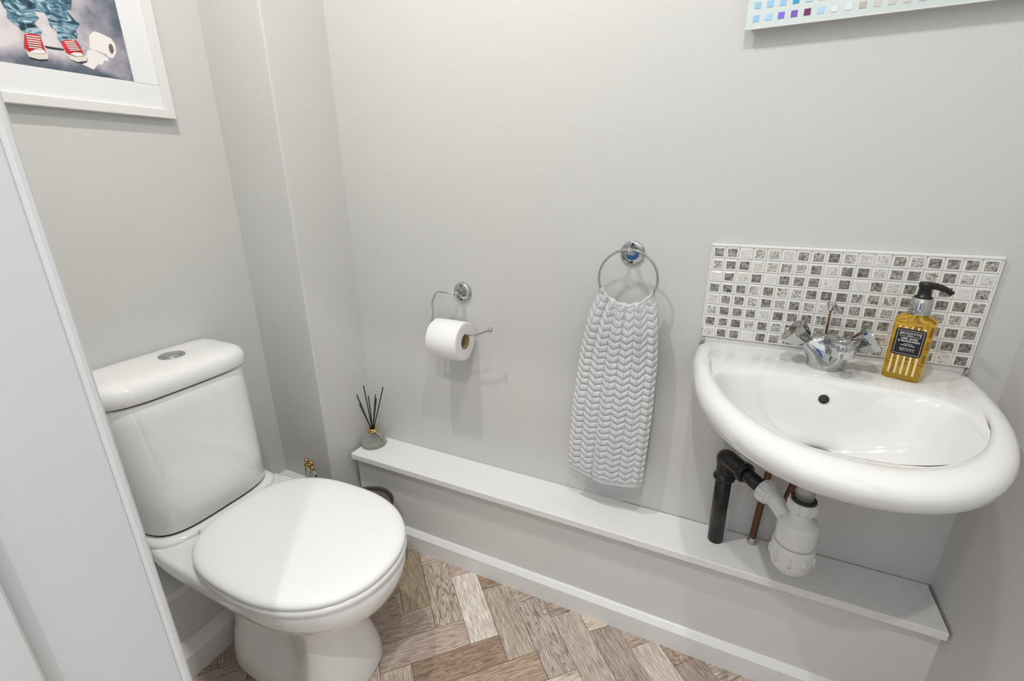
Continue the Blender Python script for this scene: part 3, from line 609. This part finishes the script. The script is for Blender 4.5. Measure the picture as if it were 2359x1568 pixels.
# towel: one sheet over the ring, chevron ribs as real relief
def towel():
    NS, NF, NA, NB = 300, 760, 24, 160
    s = np.linspace(0, 1, NS)
    t = np.concatenate([np.linspace(1, 0, NF), np.full(NA, 0.0), np.linspace(0, 1, NB)])
    zk = np.array([0, .06, .15, .30, .60, .85, 1.0])
    Lx = np.interp(t, zk, [-.2800, -.2950, -.3080, -.3215, -.3370, -.3430, -.3420])
    Rx = np.interp(t, zk, [-.1590, -.1480, -.1390, -.1335, -.1335, -.1385, -.1430])
    if True:
        k = np.ones(31)/31
        def sm(a): return np.convolve(np.pad(a, 15, 'edge'), k, 'valid')
        Lx, Rx = sm(Lx), sm(Rx)
    S, Tt = np.meshgrid(s, t); LX = np.repeat(Lx[:, None], NS, 1); RX = np.repeat(Rx[:, None], NS, 1)
    X = LX+(RX-LX)*S
    xr = np.clip((X-RCX)/RR, -.93, .93)
    xr0 = np.clip((-.2820+(.124)*s-RCX)/RR, -.90, .90)
    ztop = RCZ-RR*np.sqrt(1-xr0**2)+.0035+.0015*np.sin(s*31)
    zbot = np.interp(s, [0, .35, .6, .85, 1], [.447, .432, .425, .431, .441])+.0015*np.sin(s*23)
    ZT = np.repeat(ztop[None], len(t), 0); ZB = np.repeat(zbot[None], len(t), 0)
    Z = ZT+(ZB-ZT)*Tt
    # folds: strong where the cloth is gathered on the ring, fading down
    g = np.exp(-Tt*5)
    f = (.0060*np.sin(S*2*PI*4.4+.6)+.0030*np.sin(S*2*PI*8.3+1.7))*g + .0040*np.sin(S*2*PI*1.6+2.3+Tt*.9)*(1-g)*(.5+.5*Tt)
    f += -.0045*np.exp(-((S-.335-.02*np.sin(Tt*3))/.012)**2)*(1-g) + .0030*np.exp(-((S-.36-.02*np.sin(Tt*3))/.02)**2)*(1-g)
    wrap = np.exp(-((1-S)/.05)**2)*.012+np.exp(-(S/.05)**2)*.009      # side edges curl towards the wall
    # chevrons
    nz, rows = 5.6, 27.0
    ph = (S*nz+.12) % 1.0; tri = np.abs(ph*2-1)
    wob = .05*np.sin(Tt*17+S*5)+.04*np.sin(Tt*31-S*9)
    p = Tt*rows+tri*.62+wob
    rib = np.abs(np.sin(PI*p))**.42
    seam = 1-.55*np.exp(-((np.minimum(tri, 1-tri))/.055)**2)
    hem = 1/(1+np.exp(-(Tt-.975)*260))
    amp = .0053*(1-hem)*(1-.35*np.exp(-Tt*22))
    relief = amp*rib*seam+.0018*hem
    yf = RY-.0180-.010*np.clip(Tt*6, 0, 1)*0+f*-1
    base_f = -(.0068+.0125*np.clip(Tt*7, 0, 1)**.7)
    Y = np.zeros_like(X)
    nF = NF
    Y[:nF] = RY+base_f[:nF]-f[:nF]-relief[:nF]+wrap[:nF]
    a = np.linspace(0, PI, NA)[:, None]
    Y[nF:nF+NA] = RY-np.cos(a)*.0072-f[nF:nF+NA]*np.cos(a)*.8-relief[nF:nF+NA]*np.abs(np.cos(a))
    Z[nF:nF+NA] += np.sin(a)*.0065
    Y[nF+NA:] = RY+.0068+.014*np.clip(Tt[nF+NA:]*7, 0, 1)+f[nF+NA:]*.4
    X[nF+NA:] -= .003
    Z[nF+NA:] += Tt[nF+NA:]*.012
    V = np.stack([X, Y, Z], -1).reshape(-1, 3).astype(np.float32)
    nr = len(t); i = np.arange((nr-1)*(NS-1)); r_, c_ = i//(NS-1), i % (NS-1); a0 = r_*NS+c_
    F = np.stack([a0, a0+1, a0+NS+1, a0+NS], -1)
    me = bpy.data.meshes.new('towel'); me.vertices.add(len(V)); me.vertices.foreach_set('co', V.ravel())
    me.loops.add(F.size); me.loops.foreach_set('vertex_index', F.ravel().astype(np.int32)); me.polygons.add(len(F))
    me.polygons.foreach_set('loop_start', np.arange(0, F.size, 4, dtype=np.int32)); me.polygons.foreach_set('loop_total', np.full(len(F), 4, dtype=np.int32))
    me.update(calc_edges=True); me.validate(); me.shade_smooth()
    o = link('hand_towel', me, 'towel'); return o
tag(towel(), 'white hand towel with chevron ribs hanging from the chrome ring', 'towel')

# ------------------------------------------------------------------ toilet roll holder and roll
hold = thing('toilet_roll_holder', 'chrome wire toilet roll holder on the back wall', 'toilet roll holder', (-0.699, YB, 0.901))
def Hd(o): o.location = -hold.location; return o
bm = bmesh.new(); lathe(bm, [(.0280, 0), (.0282, .002), (.0270, .0060), (.0235, .0095), (.016, .0125), (.0005, .0140)], (-0.699, YB-.0002, 0.901), (0, -1, 0), 56); pl = Hd(obj('wall_plate', bm, 'chrome', hold, True))
for dz in (-.020, .020):
    bm = bmesh.new(); lathe(bm, [(.0036, .009), (.0036, .0115), (.0024, .0125), (.0005, .0126)], (-0.699, YB, 0.901+dz), (0, -1, 0), 16); obj('screw', bm, 'screw', pl, True)
bm = bmesh.new(); lathe(bm, [(.009, .010), (.0070, .018), (.0065, .034), (.0072, .040), (.005, .045), (.0005, .046)], (-0.699, YB, 0.903), (0, -1, .0), 24); Hd(obj('post', bm, 'chrome', hold, True))
RXc, RYc, RZc = -0.7055, 1.075, 0.7755
bm = bmesh.new()
pts = [(-.690, 1.106, .903), (-.735, 1.104, .904)]+spline([(-.752, 1.101, .905), (-.7600, 1.098, .902), (-.7655, 1.093, .890), (-.7700, 1.088, .872), (-.7650, 1.083, .850), (-.7660, 1.078, .828), (-.7720, 1.075, .808), (-.7700, 1.075, .7985), (-.760, 1.075, .7965)], 5)+[(-.70, 1.075, .7965)]+spline([(-.650, 1.075, .7965), (-.632, 1.075, .7975), (-.620, 1.075, .8005), (-.600, 1.075, .8095), (-.580, 1.075, .8190)], 5)
tube(bm, pts, .0026, 14); Hd(obj('wire_arm', bm, 'chrome', hold, True))
bm = bmesh.new(); sphere(bm, (-.5765, 1.075, .8205), .0070, 24); Hd(obj('end_ball', bm, 'chrome', hold, True))
roll = thing('toilet_roll', 'white toilet paper roll on the chrome wire holder', 'toilet roll', (RXc, RYc, RZc))
bm = bmesh.new(); rp = [(.0225, -.0490), (.050, -.0495), (.0545, -.0488), (.0558, -.0470), (.0565, 0), (.0558, .0470), (.0545, .0488), (.050, .0495), (.0225, .0490)]
lathe(bm, rp, (0, 0, 0), (1, 0, 0), 72, caps=False); obj('paper', bm, 'paper', roll, True)
bm = bmesh.new(); lathe(bm, [(.0226, -.0492), (.0228, -.0494), (.0226, .0494), (.0212, .0494), (.0212, -.0494), (.0226, -.0492)], (0, 0, 0), (1, 0, 0), 48, caps=False); obj('cardboard_core', bm, 'card', roll, True)
bm = bmesh.new()   # loose last sheet lying on the roll
rings = []
for k in range(14):
    a = math.radians(-150+k*9); r_ = .0572
    rings.append([(-.0480, r_*math.cos(a), r_*math.sin(a)), (.0480, r_*math.cos(a), r_*math.sin(a)), (.0480, (r_-.0006)*math.cos(a), (r_-.0006)*math.sin(a)), (-.0480, (r_-.0006)*math.cos(a), (r_-.0006)*math.sin(a))])
loft(bm, rings); obj('loose_sheet', bm, 'paper', roll)

# ------------------------------------------------------------------ reed diffuser
dif = thing('reed_diffuser', 'squat glass reed diffuser with gold neck on the left end of the ledge', 'diffuser', (-1.0560, 1.090, 0.335))
bm = bmesh.new(); lathe(bm, [(.040, .0003), (.0425, .0015), (.0435, .005), (.0432, .014), (.0405, .021), (.0340, .029), (.0240, .038), (.0165, .045), (.0145, .050), (.0142, .056), (.0122, .056), (.0125, .050), (.0145, .044), (.0220, .036), (.0320, .027), (.0385, .019), (.0405, .013), (.0400, .006), (.0005, .005)], n=56, caps=False); obj('glass_flask', bm, 'frost', dif, True)
bm = bmesh.new(); lathe(bm, [(.0005, .0056), (.0392, .0062), (.0398, .011), (.0385, .0160), (.0005, .0160)], n=48, caps=False); obj('scented_oil', bm, 'oil', dif, True)
bm = bmesh.new(); lathe(bm, [(.0150, .048), (.0165, .049), (.0168, .062), (.0155, .0635), (.0100, .0635), (.0100, .058)], n=40, caps=False); obj('gold_collar', bm, 'gold', dif, True)
reeds = [(-.052, -.003, .190), (-.022, .006, .216), (.066, .002, .228), (-.036, -.008, .150), (-.010, .010, .178), (.024, .008, .190), (.034, .000, .182)]
for i, (x, y, z) in enumerate(reeds):
    top = Vector((x, y, z)); neck = Vector((x*.10, y*.3, .062)); bot = neck-(top-neck).normalized()*.050
    bot.x *= 3.2 if i < 2 else 1
    bm = bmesh.new(); tube(bm, [bot+Vector((0, 0, .003)), neck, top], .0018, 8); obj('reed', bm, 'reed', dif, True)

# ------------------------------------------------------------------ two small scent bottles
for k, (x, y, lb) in enumerate(((-1.174, .904, 'small clear scent bottle with gold cap behind the toilet lid, the one farther left'), (-1.147, .899, 'small clear scent bottle with gold cap behind the toilet lid, the one farther right'))):
    p = thing('scent_bottle', lb, 'bottle', (x, y, .250), 'gold-capped scent bottles behind the toilet')
    bm = bmesh.new(); lathe(bm, [(.0088, .0), (.0095, .001), (.0098, .004), (.0098, .064), (.0085, .070), (.0060, .073), (.0060, .076)], n=28); obj('bottle_glass', bm, 'glass', p, True)
    bm = bmesh.new(); lathe(bm, [(.0080, .004), (.0082, .032), (.0005, .0325)], n=24); obj('scent', bm, 'oil', p, True)
    bm = bmesh.new(); lathe(bm, [(.0068, .0735), (.0094, .0745), (.0098, .080), (.0090, .084), (.0066, .086), (.0066, .094), (.0078, .096), (.0078, .101), (.0062, .1025), (.0005, .103)], n=24); obj('gold_cap', bm, 'gold', p, True)

# ------------------------------------------------------------------ small steel bin between toilet and ledge
bn = thing('pedal_bin', 'small round steel bin between the toilet and the boxed ledge', 'bin', (-.925, .893, .009))
bm = bmesh.new(); lathe(bm, [(.078, 0), (.080, .002), (.080, .245), (.0775, .248)], n=64); obj('bin_body', bm, 'binsteel', bn, True)
bm = bmesh.new(); lathe(bm, [(.0815, .249), (.0825, .251), (.0825, .259), (.0800, .2635), (.060, .2680), (.030, .2700), (.0005, .2705)], n=64); obj('bin_lid', bm, 'binsteel', bn, True)
bm = bmesh.new(); lathe(bm, [(.081, 0), (.082, .002), (.082, .014), (.0805, .015)], n=64); obj('bin_base', bm, 'rubber', bn, True)

# ------------------------------------------------------------------ framed picture on the left wall
pic = thing('framed_picture', 'white framed print of legs in jeans and red canvas shoes above the toilet', 'picture', (XL, .598, 1.357))
def Pc(o): o.location = -pic.location; return o
fy0, fy1, fz0, fz1, fx = .388, .810, 1.356, 1.872, -1.306
def moulding(name, a, b):   # one mitred side of the frame, profile from outer edge inwards
    bm = bmesh.new(); (ay, az), (by, bz) = a, b
    cyy, czz = (fy0+fy1)/2, (fz0+fz1)/2
    prof = [(0, XL+.001), (0, fx-.001), (.0012, fx), (.0190, fx), (.0200, fx-.001), (.0212, fx-.008), (.0212, XL+.001)]
    rings = []
    for (yy, zz) in (a, b):
        sy, sz = (1 if yy < cyy else -1), (1 if zz < czz else -1)
        rings.append([(x, yy+sy*d, zz+sz*d) for d, x in prof])
    loft(bm, rings); return Pc(obj(name, bm, 'frame', pic))
cs = [(fy0, fz0), (fy1, fz0), (fy1, fz1), (fy0, fz1)]
for i in range(4): moulding('frame_side', cs[i], cs[(i+1) % 4])
boxobj('backing', (XL+.001, fy0+.01, fz0+.01), (-1.3165, fy1-.01, fz1-.01), 'mount', pic).location = -pic.location
pr = Pc(boxobj('print', (-1.3166, .458, 1.428), (-1.3155, .7365, 1.800), 'smoke', pic))
bm = bmesh.new()   # mount: four strips around the print, bevel-cut and proud of it
for lo, hi in (((-1.3165, fy0+.018, fz0+.018), (-1.3140, fy1-.018, 1.4285)), ((-1.3165, fy0+.018, 1.7995), (-1.3140, fy1-.018, fz1-.018)), ((-1.3165, fy0+.018, 1.428), (-1.3140, .4585, 1.80)), ((-1.3165, .7362, 1.428), (-1.3140, fy1-.018, 1.80))): box(bm, lo, hi)
Pc(obj('mount', bm, 'mount', pic))
POLY = {'jeans': [(0.5395,1.5418),(0.5368,1.5269),(0.5403,1.5193),(0.5377,1.5071),(0.5437,1.5013),(0.5503,1.497),(0.5545,1.4884),(0.5678,1.4883),(0.5849,1.4886),(0.5862,1.4963),(0.5783,1.5051),(0.5779,1.5087),(0.588,1.5187),(0.5845,1.5261),(0.5814,1.5297),(0.5996,1.5314),(0.6024,1.526),(0.6025,1.5184),(0.6033,1.5078),(0.6118,1.502),(0.6099,1.4891),(0.6125,1.4826),(0.6266,1.4911),(0.6446,1.4966),(0.648,1.507),(0.6453,1.5112),(0.6484,1.5143),(0.6565,1.525),(0.6465,1.5337),(0.6392,1.546),(0.6482,1.5491),(0.6528,1.5729)],
 'red1': [(0.5567,1.4844),(0.5495,1.4595),(0.5546,1.4537),(0.5652,1.453),(0.5831,1.4551),(0.5825,1.4662),(0.5819,1.4877),(0.5692,1.4887)],
 'sole1': [(0.55,1.4589),(0.553,1.445),(0.5681,1.4432),(0.5837,1.4464),(0.5853,1.4543),(0.583,1.4655),(0.5828,1.4553),(0.5652,1.453),(0.5546,1.4537)],
 'black1': [(0.5526,1.446),(0.5554,1.4416),(0.5717,1.4407),(0.5831,1.4441),(0.5837,1.4466),(0.5682,1.4434)],
 'toe1': [(0.5559,1.4535),(0.5673,1.4608),(0.5802,1.4626),(0.5826,1.4559),(0.5653,1.4534)],
 'red2': [(0.6133,1.4827),(0.6177,1.4653),(0.6234,1.4615),(0.6338,1.4602),(0.65,1.4646),(0.6478,1.4728),(0.6417,1.4911),(0.6261,1.4894)],
 'sole2': [(0.6173,1.4639),(0.6214,1.4535),(0.6327,1.4502),(0.6517,1.4558),(0.6529,1.4639),(0.649,1.4714),(0.6496,1.4642),(0.6337,1.4599),(0.6234,1.4612)],
 'black2': [(0.6215,1.4539),(0.6295,1.4496),(0.6402,1.4489),(0.651,1.4532),(0.6517,1.456),(0.6328,1.4505)],
 'toe2': [(0.6235,1.4628),(0.6311,1.4679),(0.6439,1.4696),(0.649,1.4651),(0.6355,1.4609)],
 'heel': [(0.6409,1.4942),(0.6476,1.4809),(0.6473,1.4779),(0.6418,1.4798),(0.6387,1.4856)],
 'cable': [(0.5836,1.4703),(0.6155,1.4712),(0.6145,1.4675),(0.5966,1.4659),(0.5854,1.4665)],
 'roll': [(0.6635,1.4817),(0.6682,1.5066),(0.6797,1.517),(0.6892,1.5162),(0.7095,1.5106),(0.7154,1.4999),(0.713,1.4821),(0.7048,1.471),(0.696,1.4703),(0.691,1.477),(0.6672,1.4803)],
 'core': [(0.7028,1.4973),(0.7067,1.4994),(0.7099,1.4953),(0.7095,1.4866),(0.706,1.4794),(0.7025,1.4792),(0.7005,1.4849),(0.7007,1.4917)],
 'paper': [(0.6574,1.4763),(0.6673,1.4808),(0.6912,1.4711),(0.6947,1.4683),(0.6924,1.4627),(0.6858,1.4632),(0.6781,1.4524),(0.6719,1.4539),(0.6604,1.4408),(0.6414,1.4476),(0.655,1.4576),(0.6526,1.4638)],
 'lace10': [(0.5584,1.4833),(0.5806,1.4854),(0.5804,1.4835),(0.5582,1.4814)],
 'lace20': [(0.619,1.4847),(0.6375,1.4899),(0.6374,1.4883),(0.619,1.4831)],
 'lace11': [(0.5582,1.4793),(0.5801,1.4813),(0.5799,1.4794),(0.5579,1.4774)],
 'lace21': [(0.6202,1.4819),(0.6388,1.4871),(0.6387,1.4855),(0.6202,1.4804)],
 'lace12': [(0.5579,1.4753),(0.5796,1.4772),(0.5793,1.4753),(0.5577,1.4735)],
 'lace22': [(0.6214,1.4792),(0.6401,1.4843),(0.64,1.4827),(0.6214,1.4776)],
 'lace13': [(0.5577,1.4714),(0.579,1.4731),(0.5788,1.4712),(0.5574,1.4695)],
 'lace23': [(0.6226,1.4764),(0.6413,1.4815),(0.6412,1.4798),(0.6226,1.4748)],
 'lace14': [(0.5574,1.4674),(0.5785,1.469),(0.5783,1.4671),(0.5572,1.4655)],
 'lace24': [(0.6238,1.4736),(0.6426,1.4786),(0.6425,1.477),(0.6239,1.472)],
 'lace15': [(0.5571,1.4634),(0.578,1.4648),(0.5778,1.4629),(0.5569,1.4615)],
 'lace25': [(0.6251,1.4707),(0.6439,1.4758),(0.6438,1.4741),(0.6251,1.4691)]}
order = [('paper', 'pwhite'), ('cable', 'pblack'), ('heel', 'pgrey'), ('roll', 'pwhite'), ('core', 'pbrown'), ('red1', 'pred'), ('red2', 'pred'), ('jeans', 'denim'), ('black1', 'pblack'), ('black2', 'pblack'), ('sole1', 'pcream'), ('sole2', 'pcream'), ('toe1', 'pwhite'), ('toe2', 'pwhite')]
names = dict(paper='printed_tissue', cable='printed_cable', heel='printed_heel', roll='printed_roll', core='printed_roll_core', red1='printed_shoe', red2='printed_shoe', jeans='printed_jeans', black1='printed_sole_edge', black2='printed_sole_edge', sole1='printed_sole', sole2='printed_sole', toe1='printed_toe_cap', toe2='printed_toe_cap')
POLY['jeans'] = [(.500, 1.640), (.5300, 1.580)]+[tuple(p) for p in POLY['jeans'][1:-1]]+[(.662, 1.600), (.668, 1.660), (.60, 1.700), (.52, 1.690)]
from mathutils.geometry import tessellate_polygon
def flat(name, polys, m, x, parent):      # a layer of printing ink on the sheet
    vs, fs = [], []
    for pl in polys:
        b0 = len(vs); vs += [(x, y, z) for y, z in pl]
        for tri in tessellate_polygon([[Vector((y, z, 0)) for y, z in pl]]):
            p = [Vector(vs[b0+k]) for k in tri]
            if (p[1]-p[0]).cross(p[2]-p[0]).x < 0: tri = tri[::-1]
            fs.append([b0+k for k in tri])
    me = bpy.data.meshes.new(name); me.from_pydata(vs, [], fs); return link(name, me, m, parent)
for i, (k, m_) in enumerate(order): flat(names[k], [POLY[k]], m_, -1.3155+.00009*(i+1), pr)
for i in (1, 2): flat('printed_laces', [POLY['lace%d%d' % (i, j)] for j in range(6)], 'pwhite', -1.3155+.00009*16, pr)

# ------------------------------------------------------------------ wall mirror with mosaic border
mir = thing('wall_mirror', 'frameless mirror with frosted border of squares coloured as reflections high on the back wall', 'mirror', (.20, YB, 1.476))
def Mr(o): o.location = o.location-mir.location; return o
my = 1.122; mx0, mx1, mz0, mz1 = -.0405, .4405, 1.4735, 2.05
Mr(boxobj('backing_board', (mx0+.010, my+.005, mz0+.004), (mx1-.010, YB, mz1-.01), 'mount', mir))
bm = bmesh.new(); box(bm, (mx0, my, mz0), (mx1, my+.005, mz1), .0008, 1); Mr(obj('mirror_border', bm, 'mirrorborder', mir))
bm = bmesh.new(); box(bm, (mx0+.075, my-.0004, mz0+.075), (mx1-.075, my, mz1-.075)); Mr(obj('mirror_glass', bm, 'mirror', mir))
bm = bmesh.new(); box(bm, (mx0, my-.0006, mz0-.0012), (mx1, my+.005, mz0+.0003)); Mr(obj('edge_highlight', bm, 'labelwhite', mir))  # white strip paints the highlight along the mirror's lower edge
sqc = {'lb': (.30, .55, .78), 'pl': (.42, .62, .82), 'vi': (.20, .17, .72), 'pu': (.19, .10, .45), 'rd': (.17, .02, .12), 'cy': (.03, .35, .55), 'wh': (.72, .76, .76), 'pw': (.62, .72, .74), 'bg': (.47, .45, .40), 'lg': (.58, .56, .52), 'pk': (.60, .55, .53)}  # square colours paint the reflections that mirrored squares would show
for k_, c_ in sqc.items(): M['sq_'+k_] = mat('mosaic_'+k_, c_, 0.08, metal=0.35, spec=0.8)
r0 = ['lb', 'pl', 'vi', 'pu', 'rd', 'pl', 'wh', 'wh', 'bg', 'lg', 'pk', 'lg', 'pw', 'pw', 'lg', 'bg', 'pl', 'lb', 'pw', 'wh', 'lg', 'pk', 'pw']
r1 = ['lb', 'lb', 'lb', 'cy', 'pl', 'pw', 'pw', 'wh', 'bg', 'lg', 'pk', 'pk', 'pw', 'pw', 'wh', 'pw', 'wh', 'pl', 'pl', 'lg', 'pw', 'wh', 'lg']
r2 = ['pl', 'lb', 'pl', 'lb', 'pw', 'pw', 'wh', 'pw', 'lg', 'lg', 'pw', 'lg', 'pw', 'wh', 'pw', 'wh', 'pw', 'lb', 'pl', 'lb', 'pw', 'lg', 'pw']
sqm = {}
pitch = .02065
for j, row in enumerate((r0, r1, r2)):
    for i, c_ in enumerate(row):
        x = -.0235+i*pitch; z = 1.4890+j*pitch
        if x > mx1-.006: continue
        if c_ not in sqm:
            bm = bmesh.new(); box(bm, (-.0052, -.0008, -.0052), (.0052, 0, .0052), .0002, 1); me = bpy.data.meshes.new('mosaic_square'); bm.to_mesh(me); bm.free(); me.materials.append(M['sq_'+c_]); sqm[c_] = me
        o = bpy.data.objects.new('mosaic_square', sqm[c_]); COL.objects.link(o); o.parent = mir; o.location = Vector((x, my, z))-mir.location
for j in range(3, 27):
    for i in (0, 1, 2, 20, 21, 22):
        x = -.0235+i*pitch; z = 1.4890+j*pitch
        if z > mz1-.01 or x > mx1-.006: continue
        o = bpy.data.objects.new('mosaic_square', sqm[random.choice(['lb', 'pl', 'pw', 'wh', 'lg'])]); COL.objects.link(o); o.parent = mir; o.location = Vector((x, my, z))-mir.location
